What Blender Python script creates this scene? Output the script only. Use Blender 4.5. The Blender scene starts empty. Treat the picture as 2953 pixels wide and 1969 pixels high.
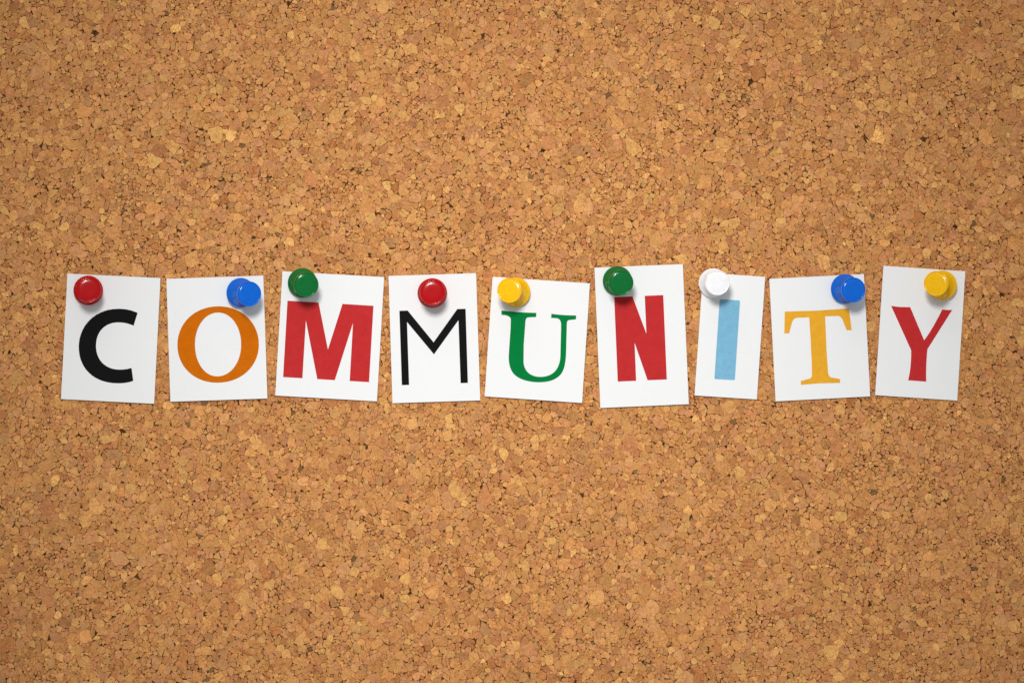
import bpy, bmesh, math, random
import numpy as np
from mathutils import Vector, Matrix
from mathutils.geometry import tessellate_polygon

# ------------------------------------------------------------------ scale and axes
# photograph coordinates (x right, y down, in its 2953 x 1969 pixels) and a height h above the
# cork surface, all in the same unit; the board stands upright in the XZ plane and faces -Y
S = 0.000125                      # metres per unit: the board shown is about 37 cm wide
FW, FH = 2953.0, 1969.0
CX, CY = FW / 2, FH / 2
def P(x, y, h=0.0):
    return ((x - CX) * S, -h * S, (CY - y) * S)

scene = bpy.context.scene
col = scene.collection

# ------------------------------------------------------------------ camera
CAM_D = 1.6
cam_data = bpy.data.cameras.new("camera")
cam = bpy.data.objects.new("camera", cam_data)
col.objects.link(cam)
cam_data.sensor_width = 36.0
cam_data.lens = 36.0 * CAM_D / (FW * S)
cam.location = (0, -CAM_D, 0)
cam.rotation_euler = (math.radians(90), 0, 0)
cam_data.clip_start = 0.01
cam_data.clip_end = 50
scene.camera = cam

# ------------------------------------------------------------------ world, lamps, exposure
world = bpy.data.worlds.new("World")
scene.world = world
world.use_nodes = True
bg = world.node_tree.nodes["Background"]
bg.inputs["Color"].default_value = (0.97, 0.985, 1.0, 1)
bg.inputs["Strength"].default_value = 0.345

def aim(o, target):
    d = Vector(target) - o.location
    o.rotation_euler = d.to_track_quat('-Z', 'Y').to_euler()

# softbox above and a little to the left: the soft shadows below cards and pins
ld = bpy.data.lights.new("softbox", 'AREA')
ld.shape = 'RECTANGLE'; ld.size = 0.95; ld.size_y = 0.6
ld.energy = 2.3
ld.color = (1.0, 0.985, 0.96)
key = bpy.data.objects.new("softbox", ld); col.objects.link(key)
key.location = (-0.22, -0.95, 1.08)
aim(key, (0, 0, 0))

# lamp added above the camera to imitate a vignette darkening towards the corners
sd = bpy.data.lights.new("vignette_spot", 'SPOT')
sd.energy = 71.0
sd.color = (1.0, 0.99, 0.97)
sd.spot_size = math.radians(20.0); sd.spot_blend = 0.78
sd.shadow_soft_size = 0.14
spot = bpy.data.objects.new("vignette_spot", sd); col.objects.link(spot)
spot.location = (-0.10, -1.43, 0.46)
aim(spot, (0.0, 0, -0.008))

scene.view_settings.view_transform = 'Standard'
scene.view_settings.look = 'None'
scene.view_settings.exposure = 0.0
scene.view_settings.gamma = 1.0

# ------------------------------------------------------------------ helpers
def lin(r, g, b):
    f = lambda c: (c / 255 / 12.92) if c / 255 <= 0.04045 else ((c / 255 + 0.055) / 1.055) ** 2.4
    return (f(r), f(g), f(b))

def new_mat(name):
    m = bpy.data.materials.new(name)
    m.use_nodes = True
    nt = m.node_tree
    return m, nt, nt.nodes, nt.links, nt.nodes["Principled BSDF"]

def tag(o, label=None, cat=None, group=None, kind=None):
    if label: o["label"] = label
    if cat: o["category"] = cat
    if group: o["group"] = group
    if kind: o["kind"] = kind
    return o

def link_mesh(name, me, mat, parent=None):
    o = bpy.data.objects.new(name, me)
    col.objects.link(o)
    if mat and not me.materials: me.materials.append(mat)
    if parent: o.parent = parent
    return o

def math_node(N, L, op, a, b=None, clamp=False):
    n = N.new("ShaderNodeMath"); n.operation = op; n.use_clamp = clamp
    for i, v in enumerate((a, b)):
        if v is None: continue
        if isinstance(v, (int, float)): n.inputs[i].default_value = v
        else: L.new(v, n.inputs[i])
    return n.outputs[0]

def noise_node(N, L, vec, scale, detail=2.0, rough=0.5):
    n = N.new("ShaderNodeTexNoise")
    n.inputs["Scale"].default_value = scale
    n.inputs["Detail"].default_value = detail
    n.inputs["Roughness"].default_value = rough
    L.new(vec, n.inputs["Vector"])
    return n.outputs["Fac"]

def maprange(N, L, v, a, b, c, d):
    n = N.new("ShaderNodeMapRange"); n.clamp = True
    L.new(v, n.inputs["Value"])
    for k, x in zip(("From Min", "From Max", "To Min", "To Max"), (a, b, c, d)):
        n.inputs[k].default_value = x
    return n.outputs["Result"]

def mix_rgb(N, L, mode, fac, a, b):
    n = N.new("ShaderNodeMix"); n.data_type = 'RGBA'; n.blend_type = mode
    for sock, v in ((n.inputs[0], fac), (n.inputs[6], a), (n.inputs[7], b)):
        if isinstance(v, (int, float)): sock.default_value = v
        elif isinstance(v, tuple): sock.default_value = (*v[:3], 1)
        else: L.new(v, sock)
    return n.outputs[2]

# ------------------------------------------------------------------ materials
def cork_material():
    m, nt, N, L, B = new_mat("cork_granule")
    tint = N.new("ShaderNodeAttribute"); tint.attribute_name = "tint"
    gr = N.new("ShaderNodeAttribute"); gr.attribute_name = "grain"
    g = gr.outputs["Vector"]                      # granule's own axes, unit = photograph pixel
    # growth bands running along each granule
    mp = N.new("ShaderNodeMapping"); mp.vector_type = 'POINT'
    mp.inputs["Scale"].default_value = (0.020, 0.17, 1.0)
    L.new(g, mp.inputs["Vector"])
    band = noise_node(N, L, mp.outputs["Vector"], 1.6, 2.0, 0.55)
    bandf = maprange(N, L, band, 0.36, 0.52, 0.0, 1.0)
    amt = tint.outputs["Alpha"]
    dark = math_node(N, L, 'MULTIPLY', math_node(N, L, 'SUBTRACT', 1.0, bandf), amt)
    c = mix_rgb(N, L, 'MULTIPLY', dark, tint.outputs["Color"], lin(206, 184, 160))
    # soft mottling inside a granule
    mot = noise_node(N, L, g, 0.10, 3.0, 0.6)
    motf = maprange(N, L, mot, 0.3, 0.7, 0.80, 1.18)
    vm = N.new("ShaderNodeVectorMath"); vm.operation = 'SCALE'
    L.new(c, vm.inputs[0]); L.new(motf, vm.inputs["Scale"])
    c = vm.outputs[0]
    # fine cell speckle
    sp = noise_node(N, L, g, 0.55, 2.0, 0.6)
    spf = maprange(N, L, sp, 0.30, 0.45, 0.9, 0.0)
    c = mix_rgb(N, L, 'MULTIPLY', spf, c, lin(196, 158, 128))
    # fine branching cracks
    vo = N.new("ShaderNodeTexVoronoi"); vo.feature = 'DISTANCE_TO_EDGE'
    wob = N.new("ShaderNodeVectorMath"); wob.operation = 'ADD'
    nv_ = N.new("ShaderNodeTexNoise"); nv_.inputs["Scale"].default_value = 0.12; nv_.inputs["Detail"].default_value = 2.0
    L.new(g, nv_.inputs["Vector"])
    sc_ = N.new("ShaderNodeVectorMath"); sc_.operation = 'SCALE'; sc_.inputs["Scale"].default_value = 9.0
    L.new(nv_.outputs["Color"], sc_.inputs[0]); L.new(g, wob.inputs[0]); L.new(sc_.outputs[0], wob.inputs[1])
    vo.inputs["Scale"].default_value = 0.085
    L.new(wob.outputs[0], vo.inputs["Vector"])
    ck = maprange(N, L, vo.outputs["Distance"], 0.015, 0.075, 1.0, 0.0)
    ckm = maprange(N, L, noise_node(N, L, g, 0.05, 1.0, 0.5), 0.40, 0.62, 0.0, 0.75)
    c = mix_rgb(N, L, 'MULTIPLY', math_node(N, L, 'MULTIPLY', ck, ckm), c, lin(184, 142, 112))
    # dark woody pits (lenticels)
    pit = noise_node(N, L, g, 0.16, 3.0, 0.7)
    pitf = maprange(N, L, pit, 0.27, 0.335, 0.8, 0.0)
    c = mix_rgb(N, L, 'MIX', pitf, c, lin(104, 70, 38))
    L.new(c, B.inputs["Base Color"])
    B.inputs["Roughness"].default_value = 0.8
    B.inputs["Specular IOR Level"].default_value = 0.15
    bump = N.new("ShaderNodeBump")
    bump.inputs["Strength"].default_value = 0.5
    bump.inputs["Distance"].default_value = 0.00012
    hh = math_node(N, L, 'ADD', math_node(N, L, 'MULTIPLY', mot, 0.8), math_node(N, L, 'MULTIPLY', sp, 0.35))
    L.new(hh, bump.inputs["Height"]); L.new(bump.outputs["Normal"], B.inputs["Normal"])
    return m

def backing_material():
    m, nt, N, L, B = new_mat("cork_binder")
    tc = N.new("ShaderNodeTexCoord")
    n1 = noise_node(N, L, tc.outputs["Object"], 900.0, 3.0, 0.6)
    f = maprange(N, L, n1, 0.35, 0.65, 0.0, 1.0)
    c = mix_rgb(N, L, 'MIX', f, lin(44, 31, 16), lin(104, 70, 38))
    L.new(c, B.inputs["Base Color"])
    B.inputs["Roughness"].default_value = 0.9
    B.inputs["Specular IOR Level"].default_value = 0.1
    return m

def paper_nodes(N, L, B, base, var, bump_d):
    tc = N.new("ShaderNodeTexCoord")
    o = tc.outputs["Object"]
    n1 = noise_node(N, L, o, 2600.0, 3.0, 0.6)
    n2 = noise_node(N, L, o, 420.0, 3.0, 0.6)
    s = math_node(N, L, 'ADD', math_node(N, L, 'MULTIPLY', n1, 0.6), math_node(N, L, 'MULTIPLY', n2, 0.4))
    f = maprange(N, L, s, 0.3, 0.7, 1.0 - var, 1.0 + var)
    vm = N.new("ShaderNodeVectorMath"); vm.operation = 'SCALE'
    vm.inputs[0].default_value = base
    L.new(f, vm.inputs["Scale"])
    L.new(vm.outputs[0], B.inputs["Base Color"])
    bump = N.new("ShaderNodeBump")
    bump.inputs["Strength"].default_value = 0.35
    bump.inputs["Distance"].default_value = bump_d
    L.new(n1, bump.inputs["Height"]); L.new(bump.outputs["Normal"], B.inputs["Normal"])

def paper_material():
    m, nt, N, L, B = new_mat("white_card_stock")
    paper_nodes(N, L, B, (0.835, 0.835, 0.835), 0.014, 0.00002)
    B.inputs["Roughness"].default_value = 0.85
    B.inputs["Specular IOR Level"].default_value = 0.2
    return m

def ink_material(name, rgb):
    m, nt, N, L, B = new_mat(name)
    paper_nodes(N, L, B, rgb, 0.15, 0.00002)
    B.inputs["Roughness"].default_value = 0.75
    B.inputs["Specular IOR Level"].default_value = 0.06
    return m

def plastic_material(name, rgb, sss):
    m, nt, N, L, B = new_mat(name)
    tc = N.new("ShaderNodeTexCoord")
    n1 = noise_node(N, L, tc.outputs["Object"], 260.0, 2.0, 0.5)
    f = maprange(N, L, n1, 0.3, 0.7, 0.93, 1.07)
    vm = N.new("ShaderNodeVectorMath"); vm.operation = 'SCALE'
    vm.inputs[0].default_value = rgb
    L.new(f, vm.inputs["Scale"]); L.new(vm.outputs[0], B.inputs["Base Color"])
    B.inputs["Roughness"].default_value = 0.15
    B.inputs["Subsurface Weight"].default_value = sss
    B.inputs["Subsurface Radius"].default_value = (1.0, 0.9, 0.8)
    B.inputs["Subsurface Scale"].default_value = 0.0007
    B.inputs["IOR"].default_value = 1.4
    return m

def steel_material():
    m, nt, N, L, B = new_mat("steel")
    tc = N.new("ShaderNodeTexCoord")
    n1 = noise_node(N, L, tc.outputs["Object"], 900.0, 2.0, 0.5)
    L.new(maprange(N, L, n1, 0.3, 0.7, 0.2, 0.35), B.inputs["Roughness"])
    B.inputs["Base Color"].default_value = (0.62, 0.62, 0.63, 1)
    B.inputs["Metallic"].default_value = 1.0
    return m

M_CORK, M_BACK, M_PAPER, M_STEEL = cork_material(), backing_material(), paper_material(), steel_material()
INK = {
    "black":  ink_material("black_ink", lin(19, 19, 20)),
    "orange": ink_material("orange_ink", lin(203, 104, 3)),
    "red":    ink_material("red_ink", lin(190, 46, 47)),
    "green":  ink_material("green_ink", lin(0, 121, 57)),
    "blue":   ink_material("light_blue_ink", lin(123, 179, 207)),
    "amber":  ink_material("amber_ink", lin(230, 167, 46)),
}
PLASTIC = {
    "red":    plastic_material("red_plastic", lin(180, 0, 9), 0.35),
    "blue":   plastic_material("blue_plastic", lin(0, 104, 212), 0.35),
    "green":  plastic_material("green_plastic", lin(2, 108, 46), 0.35),
    "yellow": plastic_material("yellow_plastic", lin(247, 190, 4), 0.35),
    "white":  plastic_material("white_plastic", lin(244, 244, 246), 0.35),
}

# ------------------------------------------------------------------ cork board
# granules packed large to small, each grown until it meets its neighbours
rng = np.random.default_rng(11)
MX, MY = 330.0, 230.0                                  # board beyond the frame on each side
BX0, BX1, BY0, BY1 = -MX, FW + MX, -MY, FH + MY
BW, BH = BX1 - BX0, BY1 - BY0

board = bpy.data.objects.new("cork_board", None)
col.objects.link(board)
tag(board, "tan pinboard of pressed cork granules behind all the white letter cards", "pinboard")

SIZES = ((13.5, 21, 900, 0.50), (10, 13.5, 9000, 0.50), (7.3, 10, 60000, 0.50), (5, 7.3, 110000, 0.50), (3.5, 5, 110000, 0.52), (2.1, 3.5, 110000, 0.56))
PALETTE = ((208, 154, 94), (203, 148, 92), (197, 140, 86), (214, 164, 102), (199, 141, 98), (191, 130, 86),
    (221, 174, 106), (204, 150, 104), (184, 122, 74), (182, 136, 92), (209, 158, 106))
WEIGHTS = (22, 22, 16, 11, 10, 8, 4, 8, 3, 3, 9)
NOISE = {}
def value_noise(x, y, cell, seed):
    if seed not in NOISE:
        NOISE[seed] = np.random.default_rng(seed).random((int(BH / cell) + 4, int(BW / cell) + 4)) * 2 - 1
    t = NOISE[seed]
    fx, fy = np.clip(x, 0, BW) / cell + 1, np.clip(y, 0, BH) / cell + 1
    ix, iy = fx.astype(int), fy.astype(int)
    u, v = fx - ix, fy - iy
    u = u * u * (3 - 2 * u); v = v * v * (3 - 2 * v)
    return (t[iy, ix] * (1 - u) + t[iy, ix + 1] * u) * (1 - v) + (t[iy + 1, ix] * (1 - u) + t[iy + 1, ix + 1] * u) * v

gw, gh = int(BW) + 1, int(BH) + 1
dist = np.full((gh, gw), 1e3, np.float32)              # signed distance to the nearest granule placed so far
label = np.full((gh, gw), -1, np.int32)                # which granule owns each spot
pts, rad, corner = [], [], []
def place(r0, r1, tries, f):
    xs = rng.random(tries) * (BW - 2); ys = rng.random(tries) * (BH - 2)
    rs = r0 + (r1 - r0) * rng.random(tries)
    crumb = 0.65 * value_noise(xs, ys, 70, 31) + 0.6 * value_noise(xs, ys, 24, 32)   # patches of fine crumbs
    ok_ = crumb < (0.36 if r0 >= 7 else 0.60 if r0 >= 5 else 9)
    for x, y, r in zip(xs[ok_], ys[ok_], rs[ok_]):
        i, j = int(y), int(x)
        if dist[i, j] < f * r: continue
        # an angular chip: a few flat sides round the centre, stretched along one axis
        m = int(rng.integers(4, 8)) if r > 5 else 5
        al = rng.random() * 6.283 + (np.arange(m) + 0.62 * (rng.random(m) - 0.5)) * (2 * math.pi / m)
        el = 1.0 + 0.75 * rng.random() ** 1.6 if r > 4 else 1.0
        ax = rng.random() * 3.1416
        off_ = r * (0.86 + 0.26 * rng.random(m))
        off_ = off_ * np.sqrt((np.cos(al - ax) ** 2) * el + (np.sin(al - ax) ** 2) / el)
        R = int(r * 1.5 + 9)
        a0, a1, b0, b1 = max(0, i - R), min(gh, i + R + 1), max(0, j - R), min(gw, j + R + 1)
        yy = np.arange(a0, a1, dtype=np.float32)[:, None] - np.float32(y)
        xx = np.arange(b0, b1, dtype=np.float32)[None, :] - np.float32(x)
        dd = None
        for ca, sa, o_ in zip(np.cos(al).astype(np.float32), np.sin(al).astype(np.float32), off_.astype(np.float32)):
            e_ = xx * ca + (yy * sa - o_)
            dd = e_ if dd is None else np.maximum(dd, e_, out=dd)
        sub = dist[a0:a1, b0:b1]
        win = (dd < sub) & (dd < 5.0)
        sub[win] = dd[win]
        label[a0:a1, b0:b1][win] = len(pts)
        pts.append((x, y)); rad.append(r); corner.append(al)
for args in SIZES: place(*args)
# old pin holes
for hx, hy in ((582, 372), (1335, 400), (1692, 442), (735, 684), (2397, 408), (2662, 400), (525, 802), (2510, 1738), (2095, 1285), (1785, 1636)):
    i, j = int(hy - BY0), int(hx - BX0)
    yy, xx = np.mgrid[-5:6, -5:6]
    label[i-5:i+6, j-5:j+6][yy * yy + xx * xx < 19] = -2
pts = np.array(pts); rad = np.array(rad)
n = len(pts)

# outline of each granule: march out from its centre until another granule begins
KMAX = 16
K_of = np.clip((rad * 0.62 + 6).astype(int), 7, KMAX)
th_all, rr_all = [None] * n, [None] * n
for K in range(7, KMAX + 1):
    ids = np.nonzero(K_of == K)[0]
    if not len(ids): continue
    D_ = 5                                             # look five times finer, keep the corners
    th = rng.random(len(ids))[:, None] * 6.283 + np.arange(K * D_) * (2 * math.pi / (K * D_))
    ct, stn = np.cos(th), np.sin(th)
    x0, y0 = pts[ids, 0][:, None], pts[ids, 1][:, None]
    rr = np.zeros(th.shape); alive = np.ones(th.shape, bool)
    t = 0.0
    while alive.any() and t < 62:
        t += 0.5
        xi = np.clip((x0 + t * ct + 0.5).astype(int), 0, gw - 1); yi = np.clip((y0 + t * stn + 0.5).astype(int), 0, gh - 1)
        alive &= label[yi, xi] == ids[:, None]
        rr[alive] = t
    th = th.reshape(len(ids), K, D_); rr = rr.reshape(len(ids), K, D_)
    pick = np.where(rng.random((len(ids), K)) < 0.8, rr.argmax(2), rr.argmin(2))[:, :, None]
    th = np.take_along_axis(th, pick, 2)[:, :, 0]; rr = np.take_along_axis(rr, pick, 2)[:, :, 0]
    for q, k in enumerate(ids):
        th_all[k], rr_all[k] = th[q], rr[q] + 0.25
keep = [k for k in range(n) if (rr_all[k] > 1.0).mean() > 0.7]

palette = np.array([lin(*c) for c in PALETTE])
palette = (palette.mean(0) + (palette - palette.mean(0)) * 0.78) * np.array([1.06, 0.995, 0.90])
pw = np.array(WEIGHTS, float); pw /= pw.sum()
yellow, olive = np.array(lin(230, 176, 104)), np.array(lin(132, 100, 62))

order = {}
for k in keep:
    rr = rr_all[k]
    gx_, gy_ = pts[k, 0] + rr * np.cos(th_all[k]), pts[k, 1] + rr * np.sin(th_all[k])
    nz = 0.42 * value_noise(gx_, gy_, 34, 21) + 0.95 * value_noise(gx_, gy_, 7, 22) + 0.2 * rng.normal()
    nz = nz - 0.26
    gap = np.where(nz > 0, 0.0 + 1.35 * np.maximum(nz, 0) ** 1.7, 0.0 + 0.9 * nz) * min(1.0, 0.25 + rad[k] / 13)   # tight seams here, open cracks there
    rr = np.maximum(rr + 0.15 + 0.02 * rad[k] - gap, np.minimum(rr, 0.6))
    order[k] = (pts[k, 0] + rr * np.cos(th_all[k]), pts[k, 1] + rr * np.sin(th_all[k]))
# one smooth warp of the whole sheet bends the seams and keeps neighbours together
lens = [len(order[k][0]) for k in keep]
X = np.concatenate([order[k][0] for k in keep]); Y = np.concatenate([order[k][1] for k in keep])
Xw = X + 3.0 * value_noise(X, Y, 26, 1) + 1.9 * value_noise(X, Y, 9, 2) + 1.0 * value_noise(X, Y, 4, 5)
Yw = Y + 3.0 * value_noise(X, Y, 26, 3) + 1.9 * value_noise(X, Y, 9, 4) + 1.0 * value_noise(X, Y, 4, 6)
off = np.concatenate([[0], np.cumsum(lens)])
rad = rad[keep]; n = len(keep)

def granule_data(k):
    s, e = off[k], off[k + 1]
    ox, oy = Xw[s:e], Yw[s:e]
    K = e - s
    mx, my = ox.mean(), oy.mean()
    r = rad[k]
    bev = min(0.16, (0.45 + 0.025 * r) / r)
    ix, iy = mx + (ox - mx) * (1 - bev), my + (oy - my) * (1 - bev)
    z0 = rng.normal(0, 0.5)
    z0 = max(-1.4, min(1.3, z0))
    tx, ty = rng.normal(0, 0.035, 2)
    zt = np.clip(z0 + (ix - mx) * tx + (iy - my) * ty, -2.6, 2.4)
    zo = np.full(K, -3.4)
    px = np.concatenate([ix, ox]) + BX0; py = np.concatenate([iy, oy]) + BY0
    pz = np.concatenate([zt, zo])
    # winding: counter-clockwise in (x right, y down) seen from the camera must give normals to -Y
    faces = [tuple(range(K - 1, -1, -1))]
    for a in range(K):
        b = (a + 1) % K
        faces.append((a, b, K + b, K + a))
    # colour of this granule
    u = rng.random()
    if u < (0.006 if r > 8 else 0.013): c = yellow.copy()
    elif u < 0.022 and r < 6.5: c = olive.copy()
    else: c = palette[rng.choice(len(palette), p=pw)].copy()
    c = c * (1.0 + rng.normal(0, 0.085))
    st = 0.0 if rng.random() < 0.45 else rng.random() * 0.9
    al = rng.random() * 6.283
    ca, sa = math.cos(al), math.sin(al)
    lx, ly = px - BX0 - mx, py - BY0 - my
    gx = lx * ca + ly * sa + rng.random() * 3000; gy = -lx * sa + ly * ca + rng.random() * 3000
    gz = np.full(2 * K, rng.random() * 500)
    co = np.stack([(px - CX) * S, -pz * S, (CY - py) * S], 1)
    return co, faces, np.array([*np.clip(c, 0, 1), st]), np.stack([gx, gy, gz], 1), (mx + BX0, my + BY0), 0.5 * abs(np.dot(ox, np.roll(oy, -1)) - np.dot(oy, np.roll(ox, -1)))

def granule_mesh(name, items, origin):
    co = np.concatenate([i[0] for i in items]) - np.array(origin)
    faces, base, cols, gr = [], 0, [], []
    for i in items:
        faces += [tuple(v + base for v in f) for f in i[1]]
        base += len(i[0])
        cols.append(np.repeat(i[2][None, :], len(i[0]), 0)); gr.append(i[3])
    me = bpy.data.meshes.new(name)
    me.from_pydata(co.tolist(), [], faces)
    a = me.attributes.new("tint", 'FLOAT_COLOR', 'POINT')
    a.data.foreach_set("color", np.concatenate(cols).astype(np.float32).ravel())
    a = me.attributes.new("grain", 'FLOAT_VECTOR', 'POINT')
    a.data.foreach_set("vector", np.concatenate(gr).astype(np.float32).ravel())
    me.update()
    return me

data = [granule_data(k) for k in range(n)]

# the cards' corners in the photograph, top left round to bottom left
def crop(ox, oy, s):
    return lambda pl: [(ox + x / s, oy + y / s) for x, y in pl]
Q1, Q2, Q3, Q4, Q5 = crop(150, 750, 3.6185), crop(750, 750, 3.6185), crop(1370, 750, 3.6185), crop(1960, 750, 3.6205), crop(2200, 750, 3.6185)
CARD = {
    "C":  Q1([(163, 141), (1133, 188), (1068, 1497), (97, 1448)]),
    "O":  Q1([(1195, 196), (2206, 162), (2249, 1442), (1238, 1476)]),
    "M1": Q2([(235, 117), (1295, 178), (1220, 1472), (160, 1411)]),
    "M2": Q2([(1341, 166), (2254, 137), (2297, 1462), (1383, 1491)]),
    "U":  Q3([(183, 175), (1198, 243), (1116, 1489), (100, 1420)]),
    "N":  Q3([(1246, 80), (2167, 43), (2229, 1501), (1307, 1541)]),
    "I":  Q4([(243, 130), (892, 175), (804, 1453), (154, 1411)]),
    "T":  Q5([(66, 196), (1053, 146), (1117, 1420), (131, 1472)]),
    "Y":  Q5([(1257, 60), (2111, 117), (2025, 1464), (1169, 1407)]),
}
def under_card(x, y):
    for q in CARD.values():
        if min(p[0] for p in q) - 8 < x < max(p[0] for p in q) + 8 and min(p[1] for p in q) - 8 < y < max(p[1] for p in q) + 8:
            return True
    return False

seen = [k for k in range(n) if 14 < data[k][4][0] < FW - 14 and 14 < data[k][4][1] < FH - 14 and not under_card(*data[k][4])]
seen.sort(key=lambda k: -data[k][5])
big = set(seen[:300])
for k in sorted(big):
    o0 = P(data[k][4][0], data[k][4][1])
    g = link_mesh("granule", granule_mesh("granule", [data[k]], o0), M_CORK, board)
    g.location = o0
rest = [data[k] for k in range(n) if k not in big]
g = link_mesh("cork_granules", granule_mesh("cork_granules", rest, (0, 0, 0)), M_CORK, board)
tag(g, kind="stuff")

bm = bmesh.new()
bmesh.ops.create_cube(bm, size=1.0)
for v in bm.verts:
    v.co = Vector(P(CX + v.co.x * (BW + 6), CY + v.co.z * (BH + 6), -3.2 if v.co.y < 0 else -96.0))
bmesh.ops.recalc_face_normals(bm, faces=bm.faces)
me = bpy.data.meshes.new("backing"); bm.to_mesh(me); bm.free()
link_mesh("backing", me, M_BACK, board)

# ------------------------------------------------------------------ paper cards with printed letters
def bez(p0, p1, p2, p3, k=14):
    out = []
    for i in range(1, k + 1):
        t = i / k; s = 1 - t
        out.append((s**3 * p0[0] + 3*s*s*t * p1[0] + 3*s*t*t * p2[0] + t**3 * p3[0],
                    s**3 * p0[1] + 3*s*s*t * p1[1] + 3*s*t*t * p2[1] + t**3 * p3[1]))
    return out
def path(start, *segs):
    pl = [start]
    for s in segs:
        if len(s) == 2 and not isinstance(s[0], tuple): pl.append(s)
        else: pl += bez(pl[-1], *s)
    if math.dist(pl[0], pl[-1]) < 1e-6: pl.pop()
    return pl
def oval(top, right, bottom, left, k):
    t, r, b, l = top, right, bottom, left
    return path(t, ((t[0] + (r[0]-t[0])*k, t[1]), (r[0], r[1] - (r[1]-t[1])*k), r),
                   ((r[0], r[1] + (b[1]-r[1])*k), (b[0] + (r[0]-b[0])*k, b[1]), b),
                   ((b[0] - (b[0]-l[0])*k, b[1]), (l[0], l[1] + (b[1]-l[1])*k), l),
                   ((l[0], l[1] - (l[1]-t[1])*k), (t[0] - (t[0]-l[0])*k, t[1]), t))
def rounded(pl, r):
    out = []
    m = len(pl)
    for i in range(m):
        p, a, b = Vector(pl[i]), Vector(pl[i-1]), Vector(pl[(i+1) % m])
        s, e = p + (a-p).normalized()*r, p + (b-p).normalized()*r
        out += [tuple(s)] + bez(tuple(s), tuple(s + (p-s)*.55), tuple(e + (p-e)*.55), tuple(e), 6)
    return out

LETTER = {
 "C": ("black", [Q1(path((895, 551), ((830, 520), (770, 508), (690, 508)), ((455, 508), (281, 680), (281, 905)),
        ((281, 1130), (440, 1284), (690, 1284)), ((760, 1284), (815, 1273), (850, 1258)), (832, 1124),
        ((795, 1135), (755, 1141), (705, 1141)), ((560, 1141), (461, 1040), (461, 895)),
        ((461, 745), (555, 650), (693, 650)), ((755, 650), (805, 663), (853, 685))))]),
 "O": ("orange", [Q1(oval((1740, 482), (2160, 880), (1725, 1278), (1310, 885), .575)),
        Q1(oval((1735, 547), (1975, 880), (1725, 1212), (1493, 880), .565))]),
 "M1": ("red", [Q2([(287, 424), (611, 442), (709, 932), (861, 457), (1184, 477), (1138, 1272), (936, 1260), (970, 658),
        (781, 1251), (598, 1240), (479, 630), (443, 1231), (242, 1219)])]),
 "M2": ("black", [Q2([(1454, 529), (1541, 526), (1811, 857), (2058, 510), (2145, 508), (2169, 1280), (2093, 1282), (2070, 628),
        (1815, 983), (1534, 646), (1556, 1301), (1480, 1303)])]),
 "U": ("green", [Q3(path((275, 526), ((400, 540), (520, 549), (640, 550)), (637, 594), ((600, 596), (575, 595), (550, 599)),
        ((530, 603), (528, 625), (525, 650)), (517, 760), (508, 880), (506, 1055), ((507, 1150), (570, 1217), (685, 1217)),
        ((800, 1215), (883, 1150), (890, 1000)), (897, 720), (897, 665), ((893, 625), (875, 607), (845, 606)), (793, 603), (796, 560),
        ((860, 568), (930, 576), (1050, 577)), (1054, 582), (1054, 605), (1050, 619), ((1020, 621), (990, 624), (972, 628)),
        ((958, 635), (957, 660), (957, 690)), (955, 760), (950, 950), ((945, 1100), (925, 1170), (870, 1215)),
        ((810, 1260), (750, 1274), (650, 1273)), ((540, 1268), (460, 1240), (410, 1193)), ((365, 1145), (350, 1080), (351, 1000)),
        (360, 860), (370, 720), (373, 620), ((370, 590), (340, 578), (310, 574)), (275, 571)))]),
 "N": ("red", [Q3([(1451, 387), (1642, 379), (1787, 767), (1770, 373), (1963, 365), (2000, 1244), (1799, 1252), (1664, 862),
        (1680, 1258), (1488, 1266)])]),
 "I": ("blue", [rounded(Q4([(417, 407), (630, 421), (575, 1253), (361, 1240)]), 4.0)]),
 "T": ("amber", [Q5(path((227, 537), (560, 527), (895, 504), (926, 730), (874, 732), (830, 625), ((815, 590), (800, 582), (770, 582)),
        (648, 587), (655, 750), (662, 930), (675, 1120), ((677, 1190), (685, 1217), (715, 1224)), (803, 1240), (804, 1280), (580, 1285),
        (395, 1300), (394, 1260), (470, 1240), ((500, 1232), (511, 1220), (510, 1185)), (508, 1070), (497, 830), (482, 597),
        (370, 601), ((330, 603), (315, 615), (303, 650)), (272, 763), (222, 766)))]),
 "Y": ("red", [Q5(path((1336, 477), ((1400, 490), (1470, 491), (1535, 490)), (1681, 836), ((1760, 730), (1820, 615), (1871, 513)),
        ((1905, 520), (1940, 523), (1975, 518)), (1715, 929), ((1703, 1050), (1699, 1160), (1702, 1267)), (1513, 1253),
        ((1540, 1150), (1545, 1040), (1545, 940))))]),
}
CARD_LABEL = {
 "C":  ("white paper card printed with a black letter C, under a red pin", "black letter C"),
 "O":  ("white paper card printed with a large orange letter O, under a blue pin", "orange letter O"),
 "M1": ("white paper card printed with a heavy red letter M, under a green pin", "heavy red letter M"),
 "M2": ("white paper card printed with a thin black letter M, under a red pin", "thin black letter M"),
 "U":  ("white paper card printed with a green serif letter U, under a yellow pin", "green serif letter U"),
 "N":  ("tall white paper card printed with a heavy red letter N, under a green pin", "heavy red letter N"),
 "I":  ("narrow white paper card printed with a light blue letter I, under a white pin", "light blue letter I"),
 "T":  ("white paper card printed with an amber serif letter T, under a blue pin", "amber serif letter T"),
 "Y":  ("white paper card printed with a red letter Y, under a yellow pin", "red letter Y"),
}
TH = 2.0                                         # card thickness
H0 = 3.2                                         # underside of a card lies on the proudest granules
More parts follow.
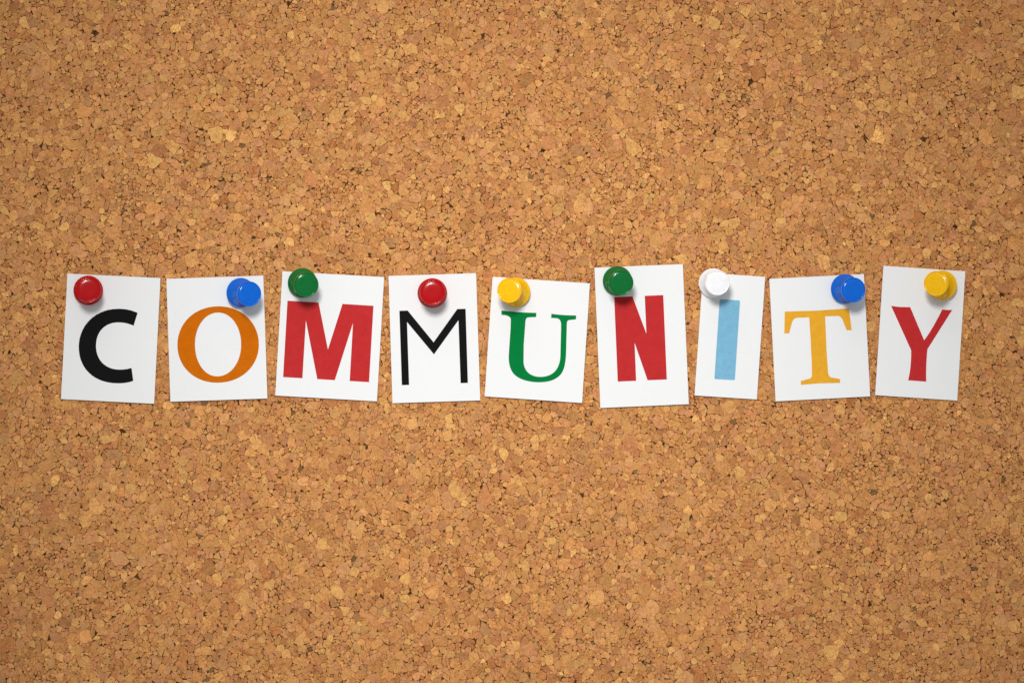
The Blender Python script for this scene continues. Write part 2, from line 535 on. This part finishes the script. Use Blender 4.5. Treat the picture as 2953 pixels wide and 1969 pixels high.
def card_height(kc):                             # how far the card stands off, by its own width u and height v (0 top, 1 bottom)
    r = random.Random(kc + "bend")
    lift, skew, bow = r.uniform(3.0, 5.0), r.uniform(-1.2, 1.2), r.uniform(0.3, 0.9)
    return lambda u, v: H0 + lift * max(0.0, v - 0.12) ** 1.7 + skew * (u - 0.5) * max(0.0, v) + bow * 4 * (u - 0.5) ** 2 * (0.25 + max(0.0, v))
CH = {}
for kc, q in CARD.items():
    f = CH[kc] = card_height(kc)
    tl, tr, br, bl = [Vector(p) for p in q]
    c0 = (tl + tr + br + bl) / 4
    nu, nv = 10, 14
    bm = bmesh.new()
    top, bot = [], []
    for j in range(nv + 1):
        for i in range(nu + 1):
            u, v = i / nu, j / nv
            p = (tl * (1-u) + tr * u) * (1-v) + (bl * (1-u) + br * u) * v
            h = f(u, v)
            o0 = Vector(P(c0.x, c0.y))
            top.append(bm.verts.new(Vector(P(p.x, p.y, h + TH)) - o0))
            bot.append(bm.verts.new(Vector(P(p.x, p.y, h)) - o0))
    idx = lambda i, j: j * (nu + 1) + i
    for j in range(nv):
        for i in range(nu):
            a, b, c, d = idx(i, j), idx(i+1, j), idx(i+1, j+1), idx(i, j+1)
            bm.faces.new((top[a], top[d], top[c], top[b]))
            bm.faces.new((bot[a], bot[b], bot[c], bot[d]))
    rim = [idx(i, 0) for i in range(nu)] + [idx(nu, j) for j in range(nv)] + [idx(i, nv) for i in range(nu, 0, -1)] + [idx(0, j) for j in range(nv, 0, -1)]
    for a, b in zip(rim, rim[1:] + rim[:1]):
        bm.faces.new((top[a], top[b], bot[b], bot[a]))
    bmesh.ops.recalc_face_normals(bm, faces=bm.faces)
    me = bpy.data.meshes.new("letter_card"); bm.to_mesh(me); bm.free()
    card = link_mesh("letter_card", me, M_PAPER)
    card.location = P(c0.x, c0.y)
    tag(card, CARD_LABEL[kc][0], "paper card", "paper letter cards spelling COMMUNITY")
    # printed letter, a film of ink that follows the bend of the card
    ink, loops = LETTER[kc]
    flat = [p for lp in loops for p in lp]
    tris = tessellate_polygon([[Vector((x, y, 0)) for x, y in lp] for lp in loops])
    bm = bmesh.new()
    vs = [bm.verts.new((x, y, 0)) for x, y in flat]
    for t in tris:
        try: bm.faces.new([vs[i] for i in t])
        except ValueError: pass
    ex, ey = ((tr + br) - (tl + bl)) / 2, ((bl + br) - (tl + tr)) / 2
    org = tl
    for vec, k_ in ((ey, nv), (ex, nu)):
        for j in range(1, k_):
            co = org + (vec * (j / k_))
            bmesh.ops.bisect_plane(bm, geom=bm.verts[:] + bm.edges[:] + bm.faces[:], plane_co=(co.x, co.y, 0), plane_no=(vec.x, vec.y, 0), dist=1e-5)
    det = ex.x * ey.y - ex.y * ey.x
    for v in bm.verts:
        w = Vector((v.co.x, v.co.y)) - org
        uu, vv = (w.x * ey.y - w.y * ey.x) / det, (ex.x * w.y - ex.y * w.x) / det
        v.co = Vector(P(v.co.x, v.co.y, f(uu, vv) + TH + 0.25)) - Vector(P(c0.x, c0.y))
    bm.normal_update()
    for fc in bm.faces:
        if fc.normal.y > 0: fc.normal_flip()
    me = bpy.data.meshes.new("letter"); bm.to_mesh(me); bm.free()
    lt = link_mesh("letter", me, INK[ink], card)
    tag(lt, CARD_LABEL[kc][1])

# ------------------------------------------------------------------ push pins
H = 97.7                                          # flange underside to cap top
def lathe(name, prof, mat, parent, seg=120, close_bottom=True, close_top=True):
    bm = bmesh.new()
    rings = []
    for r, z in prof:
        if r < 1e-6:
            rings.append([bm.verts.new((0, 0, z * S))])
        else:
            rings.append([bm.verts.new((r * S * math.cos(2*math.pi*i/seg), r * S * math.sin(2*math.pi*i/seg), z * S)) for i in range(seg)])
    for a, b in zip(rings, rings[1:]):
        for i in range(seg):
            j = (i + 1) % seg
            if len(a) == 1 and len(b) == 1: continue
            if len(a) == 1: bm.faces.new((a[0], b[j], b[i]))
            elif len(b) == 1: bm.faces.new((a[i], a[j], b[0]))
            else: bm.faces.new((a[i], a[j], b[j], b[i]))
    if close_bottom and len(rings[0]) > 1: bm.faces.new(rings[0][::-1])
    if close_top and len(rings[-1]) > 1: bm.faces.new(rings[-1])
    bmesh.ops.recalc_face_normals(bm, faces=bm.faces)
    for fc in bm.faces: fc.smooth = len(fc.verts) <= 4
    me = bpy.data.meshes.new(name); bm.to_mesh(me); bm.free()
    return link_mesh(name, me, mat, parent)

def smooth_prof(pts_, sub=5):                      # Catmull-Rom through the profile
    out = []
    m = len(pts_)
    for i in range(m - 1):
        p0, p1, p2, p3 = pts_[max(i-1, 0)], pts_[i], pts_[i+1], pts_[min(i+2, m-1)]
        for s in range(sub):
            t = s / sub
            q = []
            for a in range(2):
                q.append(0.5 * (2*p1[a] + (p2[a]-p0[a])*t + (2*p0[a]-5*p1[a]+4*p2[a]-p3[a])*t*t + (3*p1[a]-p0[a]-3*p2[a]+p3[a])*t**3))
            out.append((max(q[0], 0.0), q[1]))
    out.append(pts_[-1])
    return out

FLANGE = smooth_prof([(37, 0), (40.8, 1.2), (42.5, 4.2), (42.5, 7.0), (41.3, 9.6), (38.6, 12.4), (35.2, 17.5), (31.2, 25.5), (27.6, 34.0)])
STEM = smooth_prof([(27.6, 34.0), (23.4, 44.5), (20.4, 53), (19.5, 60), (21.5, 70), (26.0, 79)])
CAP = smooth_prof([(26.0, 79), (31.0, 84.5), (34.4, 89.5)]) + \
    [(35.4, 92.0), (35.6, 94.0)] + [(34.0 + 1.6 * math.cos(a), 96.1 + 1.6 * math.sin(a)) for a in [k * math.pi / 18 for k in range(0, 10)]] + \
    smooth_prof([(33.4, 97.5), (32.4, 96.4), (31.2, 95.8), (29.6, 96.1), (27.4, 96.8), (22, 97.3), (14, 97.5), (7, 97.5), (0, 97.45)])
NEEDLE = [(2.4, 4), (2.2, -58), (1.4, -66), (0, -74)]

def nib(cap, ang, mat, size):                      # flash left by the mould on the cap's edge
    bm = bmesh.new()
    bmesh.ops.create_icosphere(bm, subdivisions=2, radius=1.0)
    r = random.Random(int(ang * 10))
    for v in bm.verts:
        k = 1 + 0.25 * (r.random() - 0.5)
        v.co = Vector((v.co.x * size * 0.42 * k, v.co.y * size * k, v.co.z * size * 0.45 * k)) * S
    for fc in bm.faces: fc.smooth = True
    me = bpy.data.meshes.new("mould_nib"); bm.to_mesh(me); bm.free()
    o = link_mesh("mould_nib", me, mat, cap)
    o.location = (35.6 * S * math.cos(ang), 35.6 * S * math.sin(ang), 93.5 * S)
    o.rotation_euler = (0, 0, ang)
    return o

DPX = CAM_D / S
PINS = [  # card, colour, flange centre, cap centre, nib direction (degrees, photograph: counter-clockwise from right)
    ("C",  "red",    (254.7, 837.6), (255.7, 835.9), 162, "round red push pin at the top left of the black C card"),
    ("O",  "blue",   (695.2, 844.3), (719.4, 847.6), 122, "blue push pin leaning right, above the orange letter O"),
    ("M1", "green",  (872.6, 816.0), (883.4, 821.4), 238, "green push pin above the heavy red letter M"),
    ("M2", "red",    (1246.7, 844.9), (1247.8, 843.4), 162, "round red push pin above the thin black letter M"),
    ("U",  "yellow", (1486.7, 842.6), (1468.7, 837.1), 232, "yellow push pin leaning left, above the green letter U"),
    ("N",  "green",  (1780.6, 810.1), (1791.2, 815.5), 238, "green push pin above the heavy red letter N"),
    ("I",  "white",  (2057.1, 816.3), (2069.0, 815.5), None, "white push pin at the corner of the light blue I card"),
    ("T",  "blue",   (2437.2, 833.0), (2461.3, 836.3), 122, "blue push pin leaning right, above the amber letter T"),
    ("Y",  "yellow", (2716.0, 822.9), (2698.9, 817.6), 232, "yellow push pin leaning left, above the red letter Y"),
]
PROTO = {}
def make_pin(colour, nib_deg):
    root = bpy.data.objects.new("push_pin", None)
    col.objects.link(root)
    m = PLASTIC[colour]
    lathe("base_flange", FLANGE, m, root, close_top=False)
    lathe("stem", STEM, m, root, close_bottom=False, close_top=False)
    cap = lathe("cap", CAP, m, root, close_bottom=False)
    if nib_deg is not None:
        nib(cap, math.radians(nib_deg), m, 4.6 if colour != "red" else 4.0)
    lathe("needle", NEEDLE, M_STEEL, root, seg=16, close_bottom=True)
    return root
def copy_pin(src):
    r = src.copy(); col.objects.link(r)
    for ch in list(src.children):
        c = ch.copy(); col.objects.link(c); c.parent = r
        for g_ in ch.children:
            d = g_.copy(); col.objects.link(d); d.parent = c
    return r
# pin axes: local z stands out of the board (-Y), local x to the right, local y up (+Z)
BASIS = Matrix(((1, 0, 0), (0, 0, -1), (0, 1, 0)))
for kc, colour, fc, cc, nd, label in PINS:
    if colour in PROTO: root = copy_pin(PROTO[colour])
    else: root = PROTO[colour] = make_pin(colour, nd)
    # lean that puts the cap where the lens sees it
    kf, kcp = 1 - 14 / DPX, 1 - (H + 8) / DPX
    fx, fy = (fc[0] - CX) * kf, (fc[1] - CY) * kf
    ax, ay = (cc[0] - CX) * kcp - fx, (cc[1] - CY) * kcp - fy
    axis = Vector((ax, -ay, math.sqrt(max(1.0, (H - 7) ** 2 - ax*ax - ay*ay)))).normalized()
    tilt = math.acos(min(1, axis.z))
    q = Vector((0, 0, 1)).rotation_difference(axis).to_matrix()
    lift = 38.0 * math.sin(tilt)                   # the flange rests on its low edge
    h = CH[kc](0.5, 0.05) + TH + 0.4 + lift
    root.rotation_mode = 'QUATERNION'
    root.rotation_quaternion = (BASIS @ q).to_quaternion()
    root.location = Vector(P(CX + fx - axis.x * 7, CY + fy + axis.y * 7, h))
    tag(root, label, "push pin", "push pins holding the letter cards")
